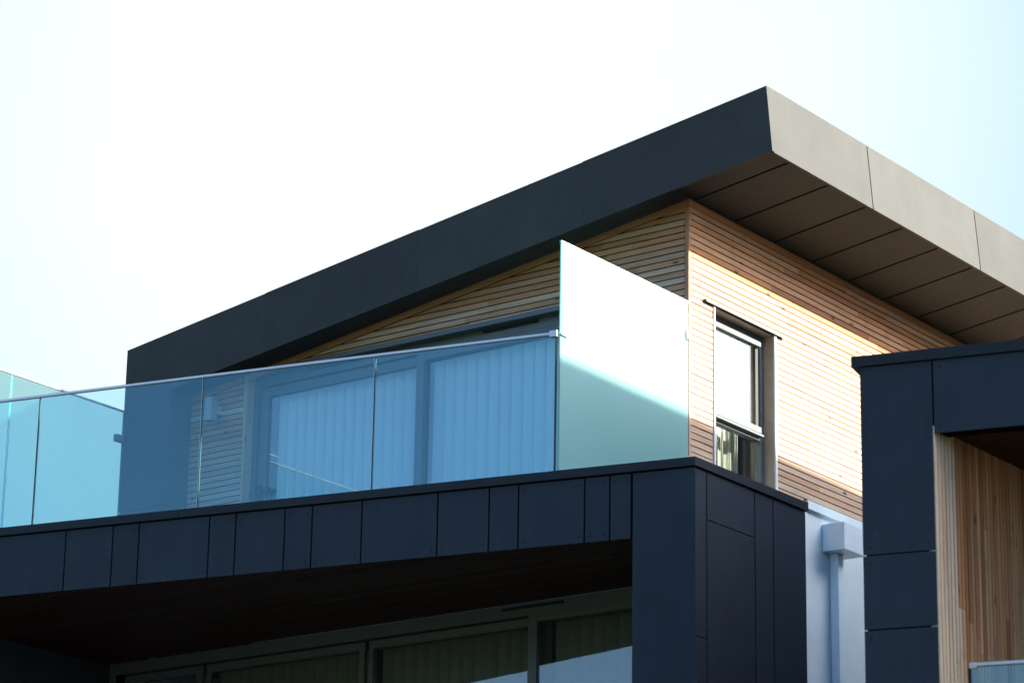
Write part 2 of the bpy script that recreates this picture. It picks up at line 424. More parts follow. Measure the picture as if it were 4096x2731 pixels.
# --- terrace frame (portal) -----------------------------------------------------
mb = MB()
LE = -13.2
mb.fbox(BF, LE, -.53, .034, .22, FB+.01, ZC0)                 # core of the band
mb.fbox(BF, -.50, -.034, .034, .30, 4.4, ZC0)                 # core of the pillar
mb.box(.67, 1.09, -1.5, -.05, 4.4, ZC0)
# deck: polygon between terrace front and house
a = K + u*LE - nB*.2; b = K + u*(-.3) - nB*.2
mb.poly([(a.x,a.y,7.245),(b.x,b.y,7.245),(.9,-.06,7.245),(-.0,-.03,7.245),(-12.0,-.03,7.245)], (0,0,.2))
portal = mb.build('terrace_frame', M['gap'], house)
def rivets(F, a0, a1, zs, parent_mb, b=-.0):
    pass
def panel(F, a0, a1, z0, z1, b=.02, t=.012, riv='b', name='cladding_panel'):
    mb = MB(); g = .0072
    mb.fbox(F, a0+g, a1-g, b, b+t, z0, z1)
    o_, u_, w_ = F
    rs = []
    if 'b' in riv: rs += [(a0+.045, z0+.05), (a1-.045, z0+.05)]
    if 't' in riv: rs += [(a0+.045, z1-.05), (a1-.045, z1-.05)]
    if a1-a0 < .2: rs = [(a0+.035 if k % 2 == 0 else a1-.035, zz) for k, (aa, zz) in enumerate(rs)]
    for aa, zz in rs:
        c = o_ + u_*aa + w_*(b-.0025); mb.cyl((c.x, c.y, zz), w_, .006, .003, 10, mi=1, r2=.0075)
    return mb.build(name, [M['clad'], M['rivet']], portal)
js = [LE, -11.8, -10.6, -9.8, -9.2, -8.3, -7.9, -7.25, -6.85, -6.35, -5.466, -5.021, -4.776, -4.130, -3.890, -3.450, -3.208, -2.772, -2.120, -1.686, -1.441, -.897, -.692, -.518]
for i in range(len(js)-1): panel(BF, js[i], js[i+1], FB, ZC0-.01, riv='bt')
for z0, z1, rv in ((6.52, ZC0-.01, 'bt'), (5.48, 6.512, 'bt'), (4.4, 5.472, 'bt')):
    pass
panel(BF, -.513, 0.0, 4.4, ZC0-.01, riv='t')
for zz in (6.86, 5.9):
    for aa in (-.455, -.04):
        c = K + u*aa - nB*.0175; mb = MB(); mb.cyl((c.x, c.y, zz), -nB, .006, .003, 10, r2=.0075); mb.build('rivet', M['rivet'], portal)
SF = (Vector((K.x, K.y, 0)), Vector((0,1,0)), Vector((-1,0,0)))
yo = K.y
for a0, a1, z0, z1, rv in ((-1.606,-1.442,6.32,ZC0-.01,'bt'), (-1.606,-1.442,4.4,6.312,'t'), (-1.442,-.774,7.221,ZC0-.01,'b'), (-1.442,-.774,4.4,7.213,'t'),
                           (-.774,-.511,4.4,ZC0-.01,''), (-.511,-.03,4.4,ZC0-.01,'')):
    panel(SF, a0-yo, a1-yo, z0, z1, riv=rv)
# inner face of the pillar and back return
mb = MB()
c = K + u*(-.513) - nB*.033
mb.box(.632, .668, c.y+.02, .1, 4.4, 7.24)
mb.build('pillar_lining', M['clad'], portal)
mb = MB(); mb.box(.05, 1.09, -.048, -.022, 4.4, ZC0-.01); mb.build('back_return', M['clad'], portal)
# soffit of timber boards under the terrace, boards run along the house
mb = MB()
yb = -.403
while yb > -4.4:
    y0, y1 = yb-.09, yb-.006
    # clip each board at the sloping terrace front
    def xcut(yy): return K.x + ((yy - (K.y+.23))/(-u.y))*-u.x if True else 0
    xl_at = lambda yy: K.x + (yy-.02-(K.y+.20))*(u.x/u.y)   # x on the front line (inner face) at this y
    xa0, xa1 = -11.5, .63
    # front line y = K.y+.2 + (x-K.x)*u.y/u.x ; need y > line -> x < K.x + (y-K.y-.2)*u.x/u.y
    lim = K.x + (y0-K.y-.05)*(u.x/u.y)
    xr_ = min(.63, lim)
    if xr_ > xa0+.3:
        ss = splits(xa0, xr_, 1.5, 3.8)
        for i in range(len(ss)-1):
            xa, xb = ss[i]+.001, ss[i+1]-.001; last = i == len(ss)-2 and xr_ < .63; xc = min(.63, xb+(y1-y0)*u.x/u.y) if last else xb
            mb.hexa([(xa,y0,7.086),(xb,y0,7.086),(xb,y0,7.106),(xa,y0,7.106),(xa,y1,7.086),(xc,y1,7.086),(xc,y1,7.106),(xa,y1,7.106)], tint=(random.uniform(.0,1), .05, random.random()))
    yb -= .096
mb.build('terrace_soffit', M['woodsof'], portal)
mb = MB(); mb.fbox(BF, LE, -.515, .033, .045, FB+.004, 7.12, ) ; mb.build('band_lining', M['gap'], portal)
# coping
mb = MB()
def cop(a0, a1):
    o_, u_, w_ = BF
    mb.fbox(BF, a0+.0015, a1-.0015, .0, .30, ZC0, ZC1)
for a0, a1 in ((LE,-10.5),(-10.5,-7.6),(-7.6,-4.406),(-4.406,-1.207),(-1.207,-.30)): cop(a0, a1)
# mitred corner piece and the side run
def bp(a, b): 
    q = K + u*a - nB*b; return (q.x, q.y)
c0 = bp(-.2985, 0); c1 = (K.x, K.y); c3 = bp(-.2985, .30); c2 = (K.x-.30, K.y+.28)
mb.poly([(*c0, ZC0), (*c1, ZC0), (K.x, -1.30, ZC0), (K.x-.30, -1.30, ZC0), (*c3, ZC0)], (0, 0, ZC1-ZC0))
mb.box(K.x-.30, K.x, -1.2985, -.02, ZC0, ZC1)
mb.build('coping', M['coping'], portal, bevel=.003)

# --- downpipe -------------------------------------------------------------------
dp = thing('downpipe', 'square white downpipe with box hopper on the pale wall below the cedar boards', 'downpipe', (.05, 2.2, 0))
mb = MB(); mb.box(.012, .092, 2.174, 2.262, 0.02, 7.846); mb.build('pipe', M['whiteplastic'], dp, bevel=.004)
mb = MB(); mb.box(.002, .220, 2.068, 2.42, 7.845, 8.085); mb.build('hopper', M['whiteplastic'], dp, bevel=.004)
for zz in (5.2, 3.4, 1.6):
    mb = MB(); mb.box(.0, .1, 2.168, 2.268, zz, zz+.03); mb.build('bracket', M['whiteplastic'], dp)
mb = MB(); mb.box(-.003, .03, 1.79, 9.0, 8.165, 8.2385); o = mb.build('drip_flashing', M['whiteplastic'], house)

# --- side window ---------------------------------------------------------------
win = MB()
X_ = -.105
WB = 7.62
for b_ in ((WY0, WY1, WH-.05, WH-.0), (WY1-.055, WY1, WB, WH-.05), (WY0, WY0+.05, WB, WH-.05), (WY0+.05, WY1-.055, 8.652, 8.70)):
    win.box(X_-.07, X_, b_[0], b_[1], b_[2], b_[3])
window = win.build('window', M['alu'], house)
mb = MB()
yA, yB = WY0+.03, WY1-.075
for y0, y1, z0, z1 in ((yA, yB, 9.472, 9.515), (yA, yA+.035, 8.76, 9.472), (yA, yB, 8.706, 8.76)):
    mb.box(X_-.02, X_+.025, y0, y1, z0, z1)
sash = mb.build('sash', M['alu'], window, bevel=.003)
mb = MB(); mb.box(X_-.03, X_-.008, yB-.040, yB, 8.761, 9.471); mb.build('dark_frame_strip', M['aludark'], window)  # right sash stile in near-black: the reveal's shadow is put into its colour
mb = MB(); mb.box(X_-.0, X_+.04, yA-.0, yB+.012, 8.677, 8.694); mb.build('drip_bar', M['alu'], window)
mb = MB(); mb.box(X_-.012, X_-.004, yA+.036, yB-.041, 8.761, 9.471)
mb.build('upper_pane', M['winglass'], window)
mb = MB(); mb.box(X_-.052, X_-.044, WY0+.051, WY1-.056, WB, 8.651); mb.build('lower_pane', M['winglass'], window)
mb = MB(); mb.box(X_-.07, X_-.0, WY0+.05, WY1-.055, WB, WB+.05); mb.build('sill', M['alu'], window)
mb = MB()
mb.box(-.24, -.003, WY1, WY1+.014, WB-.02, WH+.016); mb.box(-.24, -.003, WY0-.014, WY0, WB-.02, WH+.016); mb.box(-.24, -.003, WY0, WY1, WH, WH+.016)
mb.build('reveal', M['reveal'], window)
mb = MB(); mb.box(-.022, .012, WY0-.020, WY0-.001, WB, 9.588); mb.box(-.022, .012, WY1+.001, WY1+.028, WB, 9.588); mb.build('jamb_trim', M['whitemetal'], window)
mb = MB(); mb.poly([(-.02, .215, 9.612), (.032, .215, 9.603), (.032, .215, 9.583), (.026, .215, 9.583), (.026, .215, 9.596), (-.02,.215,9.604)], (0, 1.245, 0)); mb.build('lintel_flashing', M['flash'], window)

# curtain inside
def curtain(y0, y1, x, z0, z1, amp, wl):
    mb = MB(); n = int((y1-y0)/.008)
    f = lambda y: x + amp*math.sin(2*math.pi*y/wl) + amp*.4*math.sin(2*math.pi*y/(wl*.43)+1)
    for i in range(n):
        a, b = y0+(y1-y0)*i/n, y0+(y1-y0)*(i+1)/n
        mb.v += [(f(a),a,z0),(f(b),b,z0),(f(b),b,z1),(f(a),a,z1)]; k = len(mb.v); mb.f.append((k-4,k-3,k-2,k-1)); mb.t.append((.5,.5,.5)); mb.mi.append(0)
    return mb
o = curtain(.50, 1.22, -.34, 7.6, 9.56, .030, .15).build('curtain', M['curtain'])
for p_ in o.data.polygons: p_.use_smooth = True
m_ = o.modifiers.new('thick', 'SOLIDIFY'); m_.thickness = .002
tag(o, 'pale pleated curtain drawn back behind the side window', 'curtain')

# --- sliding doors -----------------------------------------------------------------
def door(name, x0, x1, zb, zh, yf, panes, sashes, vents, slot, headfull, head_h, label=None):
    """x0..x1 opening, zh top; panes: (xa, xb, ztop); sashes: index of panes whose stiles stand out"""
    mb = MB()
    mb.box(x0, x1, yf, yf+.07, zh-head_h, zh)
    mb.box(x0, x0+.055, yf, yf+.07, zb, zh-head_h); mb.box(x1-.055, x1, yf, yf+.07, zb, zh-head_h)
    mb.box(x0, x1, yf, yf+.07, zb-.06, zb)
    return mb
# upper door
yf = .10
mb = MB()
ZH = DH+.043
mb.box(DX0+.004, DX1, yf, yf+.09, 9.604, ZH)                    # head
mb.box(DX0+.004, DX0+.058, yf, yf+.09, 7.5, 9.604)              # left jamb
mb.box(DX1-.055, DX1, yf, yf+.09, 7.5, 9.604)
mb.box(-2.925, -2.840, yf, yf+.09, 7.5, 9.604)                  # centre post
mb.box(-2.840, DX1-.055, yf, yf+.09, 9.536, 9.604)
mb.box(DX0+.058, DX1-.055, yf, yf+.09, 7.5, 7.56)
door_u = mb.build('sliding_door', M['alu'], house, bevel=.002)
mb = MB()
mb.box(-4.752, -2.927, yf+.022, yf+.07, 9.505, 9.592); mb.box(-4.752, -4.655, yf+.022, yf+.07, 7.57, 9.505); mb.box(-4.655, -2.927, yf+.022, yf+.07, 7.57, 7.66)
mb.build('sash', M['alu'], door_u, bevel=.002)
mb = MB(); mb.box(DX0+.058, -2.926, yf+.06, yf+.088, 9.56, 9.604, ); mb.box(DX0+.0585, -4.753, yf+.045, yf+.06, 7.57, 9.60); mb.build('dark_frame_strip', M['aludark'], door_u)
for a, b, zt in ((-4.654, -2.928, 9.504), (-2.839, DX1-.056, 9.535)):
    mb = MB(); mb.box(a, b, yf+.045, yf+.052, 7.6, zt); mb.build('glass_pane', M['winglass'], door_u)
for a, b in ((-4.149, -3.564), (-2.193, -1.599)):
    mb = MB(); mb.box(a, b, yf-.014, yf+.001, 9.662, 9.686); mb.build('vent', M['aludark'], door_u, bevel=.005)
# lever handle and its lock plate on the left stile
mb = MB()
mb.box(-4.715, -4.685, yf+.008, yf+.021, 8.38, 8.68)
pts = [(-4.70, yf+.008, 8.66), (-4.70, yf-.045, 8.665), (-4.685, yf-.052, 8.60), (-4.69, yf-.045, 8.44), (-4.70, yf+.008, 8.42)]
for i in range(len(pts)-1):
    p0, p1 = Vector(pts[i]), Vector(pts[i+1]); mb.cyl(p0, p1-p0, .011, (p1-p0).length, 10)
mb.box(-4.66, -4.60, yf-.01, yf+.021, 8.60, 8.625); mb.cyl((-4.605, yf-.012, 8.63), (0,1,0), .022, .03, 12)
mb.build('handle', M['aludark'], door_u)
# timber reveal on the left of the door, and dark reveal head
mb = MB(); mb.box(DX0-.022, DX0+.003, -.008, .19, 7.5, DH+.04, tint=(.75, .5, .4)); mb.build('door_lining', M['woodz'], house)
mb = MB(); mb.box(DX0+.004, DX1+.026, -.002, .10, DH-.004, DH+.0385); 
mb.build('head_trim', M['alu'], house)
mb = MB(); mb.box(DX1+.001, DX1+.026, -.004, .19, 7.5, DH-.005); mb.build('right_door_lining', M['woodz'], house)

# lower door, in the storey below, which stands further forward
yl = -.40
LZ = 7.083
mb = MB()
mb.box(-5.95, .62, yl, yl+.11, 6.978, LZ)                        # head
mb.box(-1.295, -1.207, yl, yl+.11, 4.66, 6.978)                  # light mullion
mb.box(-1.207, .62, yl, yl+.11, 6.921, 6.978)
mb.box(.56, .62, yl, yl+.11, 4.66, 6.921); mb.box(-5.95, -5.87, yl, yl+.11, 4.66, 6.978)
mb.box(-5.95, .62, yl, yl+.11, 4.6, 4.66)
door_l = mb.build('lower_sliding_door', M['alu'], house, bevel=.002)
mb = MB(); mb.box(-5.87, -1.296, yl+.085, yl+.108, 6.9, 6.978); mb.build('dark_frame_strip', M['aludark'], door_l)
for xa, xb, sl, sr, dy in ((-2.985, -1.297, .047, 0, .04), (-4.82, -3.035, .05, .058, .045), (-5.865, -4.868, .06, .078, .045)):
    mb = MB(); mb.box(xa, xb, yl+dy, yl+dy+.04, 6.899, 6.966)
    if sl: mb.box(xa, xa+sl, yl+dy, yl+dy+.04, 4.75, 6.899)
    if sr: mb.box(xb-sr, xb, yl+dy, yl+dy+.04, 4.75, 6.899)
    mb.box(xa, xb, yl+dy, yl+dy+.04, 4.665, 4.75)
    mb.build('sash', M['alu'], door_l, bevel=.002)
    mb = MB(); mb.box(xa+sl+.001, xb-sr-.001, yl+dy+.02, yl+dy+.027, 4.751, 6.898); mb.build('glass_pane', M['winglass'], door_l)
mb = MB(); mb.box(-1.206, .559, yl+.02, yl+.027, 4.661, 6.920); mb.build('glass_pane', M['winglass'], door_l)
mb = MB(); mb.box(-1.553, -.941, yl-.013, yl+.001, 7.038, 7.060); mb.build('vent', M['aludark'], door_l, bevel=.004)

# vertical blinds, each a thing hanging inside its door
def blind(x0, x1, y, z0, z1, pitch, m, label, ang=27, group=None):
    root_loc = ((x0+x1)/2, y, z0)
    t = thing('vertical_blind', label, 'blind', root_loc, group)
    mb = MB(); mb.box(x0, x1, y-.02, y+.02, z1, z1+.03); mb.build('headrail', M['alu'], t)
    mb = MB(); n = int((x1-x0)/pitch); w = pitch*1.15
    for k in range(n+1):
        cx = x0+pitch*(k+.5); a = R(ang+random.uniform(-5, 5)); seg = 10; pts = []
        sw = random.uniform(-.006, .006)
        for i in range(seg+1):
            s_ = (i/seg-.5)*w; bow = .013*(1-(2*i/seg-1)**2)
            pts.append((cx + s_*math.cos(a) + bow*math.sin(a), y + s_*math.sin(a) - bow*math.cos(a)))
        for i in range(seg):
            (xa, ya), (xb, yb_) = pts[i], pts[i+1]
            mb.v += [(xa+sw,ya,z0),(xb+sw,yb_,z0),(xb,yb_,z1),(xa,ya,z1)]; q = len(mb.v); mb.f.append((q-4,q-3,q-2,q-1)); mb.t.append((.5,.5,.5)); mb.mi.append(0)
    o = mb.build('slats', m, t)
    for p_ in o.data.polygons: p_.use_smooth = True
    return t
G1 = 'vertical blinds behind the doors'
blind(-4.62, -2.95, .27, 7.62, 9.60, .113, M['blind'], 'pale vertical blind behind the left upper sliding door pane, terrace level', group=G1)
blind(-2.83, -.70, .27, 7.62, 9.62, .122, M['blind'], 'pale vertical blind behind the upper door pane nearest the frosted screen', group=G1)
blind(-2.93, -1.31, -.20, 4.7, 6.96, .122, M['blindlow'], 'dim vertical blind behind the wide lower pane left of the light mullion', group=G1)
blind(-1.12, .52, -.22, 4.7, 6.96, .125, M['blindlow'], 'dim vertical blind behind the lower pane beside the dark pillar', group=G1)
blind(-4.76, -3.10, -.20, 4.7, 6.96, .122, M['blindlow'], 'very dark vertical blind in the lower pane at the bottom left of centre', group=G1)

# --- wall lamp ------------------------------------------------------------------------
lamp = thing('wall_lamp', 'rectangular pale metal wall lamp on the cedar boards left of the upper door', 'wall lamp', (-5.15, 0, 9.3))
mb = MB(); mb.box(-5.196, -5.108, -.150, -.070, 9.300, 9.522); mb.build('lamp_body', M['lampmetal'], lamp, bevel=.004)
mb = MB(); mb.box(-5.188, -5.116, -.1505, -.1495, 9.308, 9.514) ; mb.build('front_plate', M['lampmetal'], lamp)
mb = MB(); mb.box(-5.17, -5.115, -.07, -.001, 9.37, 9.455); mb.build('bracket', M['steel'], lamp, bevel=.003)

# --- glass balustrade --------------------------------------------------------------------
bal = thing('glass_balustrade', 'clear frameless glass balustrade with thin metal rail along the terrace front', 'balustrade', (-3, -2.4, DECK))
GF = (K, u, -nB)
gj = []
s_end = (-.012-K.x)/u.x
x = -.012
k = 0
while k < 6:
    x0_, x1_ = -.012-1.52*(k+1), -.012-1.52*k
    a0 = (x0_-K.x)/u.x + .006; a1 = (x1_-K.x)/u.x - .006
    mb = MB(); mb.fbox(GF, a0, a1, .054, .066, 7.55, 8.752, mis=[0,0,1,1,1,1])
    mb.build('glass_pane', [M['glass'], M['jedge']], bal)
    # pale edge trim that catches the light at each joint
    mb = MB(); mb.fbox(GF, a1+.0005, a1+.0048, .052, .068, 7.6, 8.752, mi=0 if k else 1); mb.fbox(GF, a1+.0052, a1+.0100, .050, .068, 7.6, 8.752, mi=1); mb.build('joint_strip', [M['steel'], M['aludark']], bal)
    k += 1
aL = (-.012-1.52*6-K.x)/u.x
mb = MB(); mb.fbox(GF, aL, s_end-.002, .047, .073, 8.753, 8.776); mb.build('handrail', M['steel'], bal, bevel=.004)
mb = MB(); mb.fbox(GF, s_end-.050, s_end+.012, .038, .080, 8.735, 8.786); mb.box(.010, .022, -1.80, -1.715, 8.748, 8.768)
c = K + u*(s_end-.022) - nB*.036; mb.cyl((c.x, c.y, 8.758), -nB, .006, .004, 10)
mb.build('rail_clamp', M['steel'], bal, bevel=.003)
mb = MB(); mb.fbox(GF, aL, s_end-.002, .045, .075, 7.50, 7.664); mb.build('base_channel', M['coping'], bal)

# --- frosted screens -----------------------------------------------------------------------
scr = thing('privacy_screen', 'tall frosted glass screen at the right end of the terrace, brightly sunlit above', 'screen', (0, -.9, DECK))
mb = MB(); mb.box(-.006, .006, -1.802, -.026, 7.55, 9.500, mis=[1,1,1,0,1,0]); mb.build('glass_panel', [M['frost'], M['edge']], scr)
mb = MB(); mb.box(-.010, .010, -1.806, -.022, 9.500, 9.520); mb.build('top_cap', M['whitemetal'], scr, bevel=.002)
mb = MB(); mb.box(-.016, .020, -.060, -.004, 9.185, 9.26); mb.build('wall_clamp', M['whitemetal'], scr, bevel=.003)
div = thing('terrace_divider', 'pale frosted glass divider at the far left of the terrace', 'screen', (XL, -1.7, DECK))
for y0, y1 in ((-1.728, -.306), (-3.04, -1.742)):
    mb = MB(); mb.box(XL-.006, XL+.006, y0, y1, 7.55, 9.48, mis=[1,1,1,0,1,0]); mb.build('glass_panel', [M['frost2'], M['edge']], div)
mb = MB(); mb.box(XL-.009, XL+.009, -3.045, -.306, 9.48, 9.497); mb.build('top_cap', M['lampmetal'], div, bevel=.002)
mb = MB(); mb.box(XL-.018, XL+.03, -.40, -.302, 9.185, 9.25); mb.build('wall_clamp', M['alu'], div, bevel=.003)

# --- neighbouring house to the right ----------------------------------------------------------
nh = thing('neighbouring_house', 'dark clad house corner at the right edge with upright cedar boards in its recess', 'house', (5.5, 1, 0))
th = R(14.17); u2 = Vector((math.cos(th), math.sin(th), 0)); n2 = Vector((math.sin(th), -math.cos(th), 0))
Q = Vector((3.331, -3.126, 0)); NF = (Q, u2, -n2)
mb = MB()
mb.fbox(NF, .075, .50, .034, .5, 4.4, 7.572)
mb.fbox(NF, .50, 7.0, .034, .2, 7.095, 7.572)
c = Q + u2*.5
mb.box(3.402, 3.80, -2.95, .1, 4.4, 7.57); mb.box(9.6, 10.05, -1.40, .1, 4.4, 7.57)
mb.build('portal_core', M['gap'], nh)
nport = nh
def npanel(a0, a1, z0, z1, rv='tb'):
    mb = MB(); g = .004
    mb.fbox(NF, a0+g, a1-g, .02, .032, z0, z1)
    for zz in ([z1-.05] if 't' in rv else [])+([z0+.05] if 'b' in rv else []):
        for aa in (a0+.05, a1-.05):
            c = Q + u2*aa - n2*.0175; mb.cyl((c.x, c.y, zz), -n2, .006, .003, 10, mi=1, r2=.0075)
    mb.build('cladding_panel', [M['clad'], M['rivet']], nh)
ZN = 7.572
npanel(.050, .540, 6.306, ZN, 'b'); npanel(.050, .540, 5.814, 6.297); npanel(.050, .540, 4.4, 5.804, 't')
npanel(.544, 2.6, 7.08, ZN); npanel(2.6, 4.4, 7.08, ZN); npanel(4.4, 6.8, 7.08, ZN)
c = Q + u2*.28 - n2*.02; mb = MB(); 
mb.cyl((c.x-.2, c.y-.06, 6.9), -n2, .006, .003, 10) if False else None
mb = MB(); mb.box(3.378, 3.40, -3.05, .1, 4.4, ZN); mb.build('side_cladding', M['clad'], nh)
mb = MB(); mb.fbox(NF, 0, 7.0, 0, .30, 7.611-.035, 7.650); q0 = Q-n2*.302
mb.box(3.335, 3.62, -2.72, .1, 7.576, 7.650); mb.build('coping', M['coping'], nh, bevel=.003)
# upright boards on the inner face of the column, and across the back of the recess
mb = MB()
yb = -2.975; k = 0
while yb < .0:
    zs = [4.4]
    tz_ = [ZN-.43]
    cut = random.choice([None, random.uniform(4.8, 6.9)]) if k > 7 else (5.98 if k in (6, 7) else None)
    segs = [(4.4, 7.13)] if cut is None else [(4.4, cut-.001), (cut+.001, 7.13)]
    for si, (za, zb) in enumerate(segs):
        if k < 6: t = (random.uniform(.9, 1), .45, random.random())
        elif k == 6 and si == 0: t = (.95, .3, .2)
        else: t = (random.choice([.1,.2,.35,.5,.62,.75]), random.uniform(0,.2), random.random())
        mb.box(3.80, 3.853+random.uniform(-.001,.001), yb, yb+.040, za, zb, tint=t)
    yb += .0465; k += 1
xb = 3.86
while xb < 9.5:
    t = (random.uniform(.1,.75), random.uniform(0,.25), random.random())
    mb.box(xb, xb+.041, .1, .12, 4.4, 7.14, tint=t); xb += .0465
mb.build('upright_boards', M['woodz'], nh)
mb = MB(); yb = .1
while yb > -3.0:
    lim = Q.x + (yb-.09-Q.y-.03)*(u2.x/u2.y)
    xr_ = 9.5
    lo = 3.857
    hi = min(9.5, lim + 0)
    if hi > lo+.05:
        ss = splits(lo, hi, 1.5, 3.5)
        for i in range(len(ss)-1): mb.box(ss[i]+.001, ss[i+1]-.001, yb-.09, yb-.006, 7.115, 7.135, tint=(random.uniform(.1,.6), .05, random.random()))
    yb -= .096
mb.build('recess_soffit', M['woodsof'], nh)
mb = MB(); a = Q+u2*.5-n2*.15; b = Q+u2*7.0-n2*.15
mb.poly([(a.x,a.y,7.24),(b.x,b.y,7.24),(10.1,.1,7.24),(3.8,.1,7.24)], (0,0,.2)); mb.poly([(a.x,a.y,4.3),(b.x,b.y,4.3),(10.1,.1,4.3),(3.8,.1,4.3)], (0,0,.2))
mb.build('terrace_slab', M['plaster'], nh)
mb = MB()
mb.box(3.40, 10.0, .13, 9.6, 0, 7.5)
mb.build('lower_walls', M['clad'], nh)
mb = MB()
mb.hexa([(3.95,.2,7.5),(10.0,.2,7.5),(10.0,.2,11.0),(3.95,.2,10.1),(3.95,9.2,7.5),(10.0,9.2,7.5),(10.0,9.2,11.0),(3.95,9.2,10.1)])
mb.build('upper_walls', M['gap'], nh)
mb = MB(); zz = 7.66
while zz < 10.9:
    xa = 3.93 if zz+BH < 10.09 else 3.95+(zz+BH-10.09)/.149
    if xa < 9.8:
        ss = splits(xa, 10.02, 1.4, 3.6)
        for i in range(len(ss)-1): mb.box(ss[i]+.001, ss[i+1]-.001, .182, .21, zz, zz+BH, tint=rtint(zz, 10.6))
    zz += PITCH
mb.build('timber_wall', M['woodx'], nh)
mb = MB()
SHX, SHZ = 3.42, 10.51
mb.hexa([(SHX,-.1,SHZ-.5),(11.0,-.1,SHZ+.5),(10.95,-.1,SHZ+1.05),(SHX,-.1,SHZ),
         (SHX+.2,9.6,SHZ-.5),(11.2,9.6,SHZ+.5),(11.15,9.6,SHZ+1.05),(SHX+.2,9.6,SHZ)])
mb.build('roof', M['roofclad'], nh)
# its glass balustrade
nb = thing('glass_balustrade', 'short glass balustrade with metal rail crossing the upright boards at the lower right corner', 'balustrade', (4.5, -2.5, 4.5))
a = Vector((3.858, -2.595, 0)); NG = (a, u2, -n2)
mb = MB(); mb.fbox(NG, .012, 2.9, 0, .012, 4.55, 5.608, mis=[0,0,1,1,1,1]); mb.build('glass_pane', [M['glass'], M['edge']], nb)
mb = MB(); mb.fbox(NG, .03, 2.9, -.012, .024, 5.608, 5.632); mb.build('handrail', M['steel'], nb, bevel=.004)
mb = MB(); mb.fbox(NG, -.0, .05, -.016, .028, 5.594, 5.634); mb.build('rail_clamp', M['steel'], nb, bevel=.003)
mb = MB(); mb.fbox(NG, .0, .010, -.004, .018, 4.55, 5.594); mb.build('edge_post', M['aludark'], nb)

# ------------------------------------------------------------------ ground and hills: one seen in reflections, one added behind the camera
mb = MB(); mb.v = [(-900,-900,0),(900,-900,0),(900,900,0),(-900,900,0)]; mb.f = [(0,1,2,3)]; mb.t = [(.5,.5,.5)]; mb.mi = [0]
o = mb.build('ground', M['ground']); o['kind'] = 'structure'
mb = MB(); n = 60; rows = 5
random.seed(3)
prof = []
hN = [random.uniform(-1, 1) for _ in range(n+1)]
for i in range(n+1):
    az = R(8 + 60*i/n)                      # from +Y towards +X
    base = 41.3 + 4.0*math.sin(i*.33) + 2.2*math.sin(i*.9+1) + .8*hN[i]
    base *= min(1, i/8)*min(1, (n-i)/8)
    prof.append((az, base))
idx = {}
for r in range(rows+1):
    t = r/rows; d = 70 + 70*t
    for i, (az, h) in enumerate(prof):
        mb.v.append((math.sin(az)*d, math.cos(az)*d-10, h*(t**.8) - .3)); idx[(r, i)] = len(mb.v)-1
for r in range(rows):
    for i in range(n): mb.f.append((idx[(r,i)], idx[(r,i+1)], idx[(r+1,i+1)], idx[(r+1,i)])); mb.t.append((.5,.5,.5)); mb.mi.append(0)
o = mb.build('off_frame_hill', M['hill']); o['kind'] = 'structure'

mb = MB(); n = 70; idx = {}  # unseen hill behind the camera, added to darken the recess under the terrace
for r in range(rows+1):
    t = r/rows; d = 75 + 70*t
    for i in range(n+1):
        az = R(105 + 190*i/n); h = (31 + 2.5*math.sin(i*.31) + 1.2*math.sin(i*1.1)) * min(1, i/8)*min(1, (n-i)/8)
        mb.v.append((13+math.sin(az)*d, -20+math.cos(az)*d, h*(t**.7) - .3)); idx[(r, i)] = len(mb.v)-1
for r in range(rows):
    for i in range(n): mb.f.append((idx[(r,i)], idx[(r,i+1)], idx[(r+1,i+1)], idx[(r+1,i)])); mb.t.append((.5,.5,.5)); mb.mi.append(0)
o = mb.build('off_frame_hill', M['hill']); o['kind'] = 'structure'

# ------------------------------------------------------------------ light
sd = Vector((1, .60, .565)).normalized()
el = math.asin(sd.z)
sun = bpy.data.lights.new('sun', 'SUN'); sun.energy = 4.0; sun.angle = R(1.2); sun.color = (1, .96, .79)
so = bpy.data.objects.new('sun', sun); C.objects.link(so); so.rotation_euler = sd.to_track_quat('Z', 'Y').to_euler()
w = bpy.data.worlds.new('World'); sc.world = w; w.use_nodes = True
n = w.node_tree; n.nodes.clear()
out = n.nodes.new('ShaderNodeOutputWorld'); bg = n.nodes.new('ShaderNodeBackground'); n.links.new(bg.outputs[0], out.inputs[0])
sky = n.nodes.new('ShaderNodeTexSky'); sky.sky_type = 'NISHITA'; sky.sun_disc = False
sky.sun_elevation = el; sky.sun_rotation = math.atan2(sd.x, sd.y)
sky.air_density = 1.0; sky.dust_density = .3; sky.ozone_density = 4.5
SKY = .065
bg.inputs[1].default_value = SKY
# thin bright cloud over the part of the sky beyond the house
tc = n.nodes.new('ShaderNodeTexCoord')
dot = n.nodes.new('ShaderNodeVectorMath'); dot.operation = 'DOT_PRODUCT'
cd = Vector((-.582, .72, .379)).normalized(); dot.inputs[1].default_value = cd
n.links.new(tc.outputs['Generated'], dot.inputs[0])
mr = n.nodes.new('ShaderNodeMapRange'); mr.inputs[1].default_value = .980; mr.inputs[2].default_value = .9975
n.links.new(dot.outputs['Value'], mr.inputs[0])
nz = n.nodes.new('ShaderNodeTexNoise'); nz.inputs['Scale'].default_value = 5.0; nz.inputs['Detail'].default_value = 7; nz.inputs['Roughness'].default_value = .55
n.links.new(tc.outputs['Generated'], nz.inputs['Vector'])
mu = n.nodes.new('ShaderNodeMath'); mu.operation = 'MULTIPLY_ADD'; n.links.new(nz.outputs['Fac'], mu.inputs[0]); mu.inputs[1].default_value = 1.3; mu.inputs[2].default_value = .3
ad = n.nodes.new('ShaderNodeMath'); ad.operation = 'MULTIPLY'; ad.use_clamp = True; n.links.new(mr.outputs[0], ad.inputs[0]); n.links.new(mu.outputs[0], ad.inputs[1])
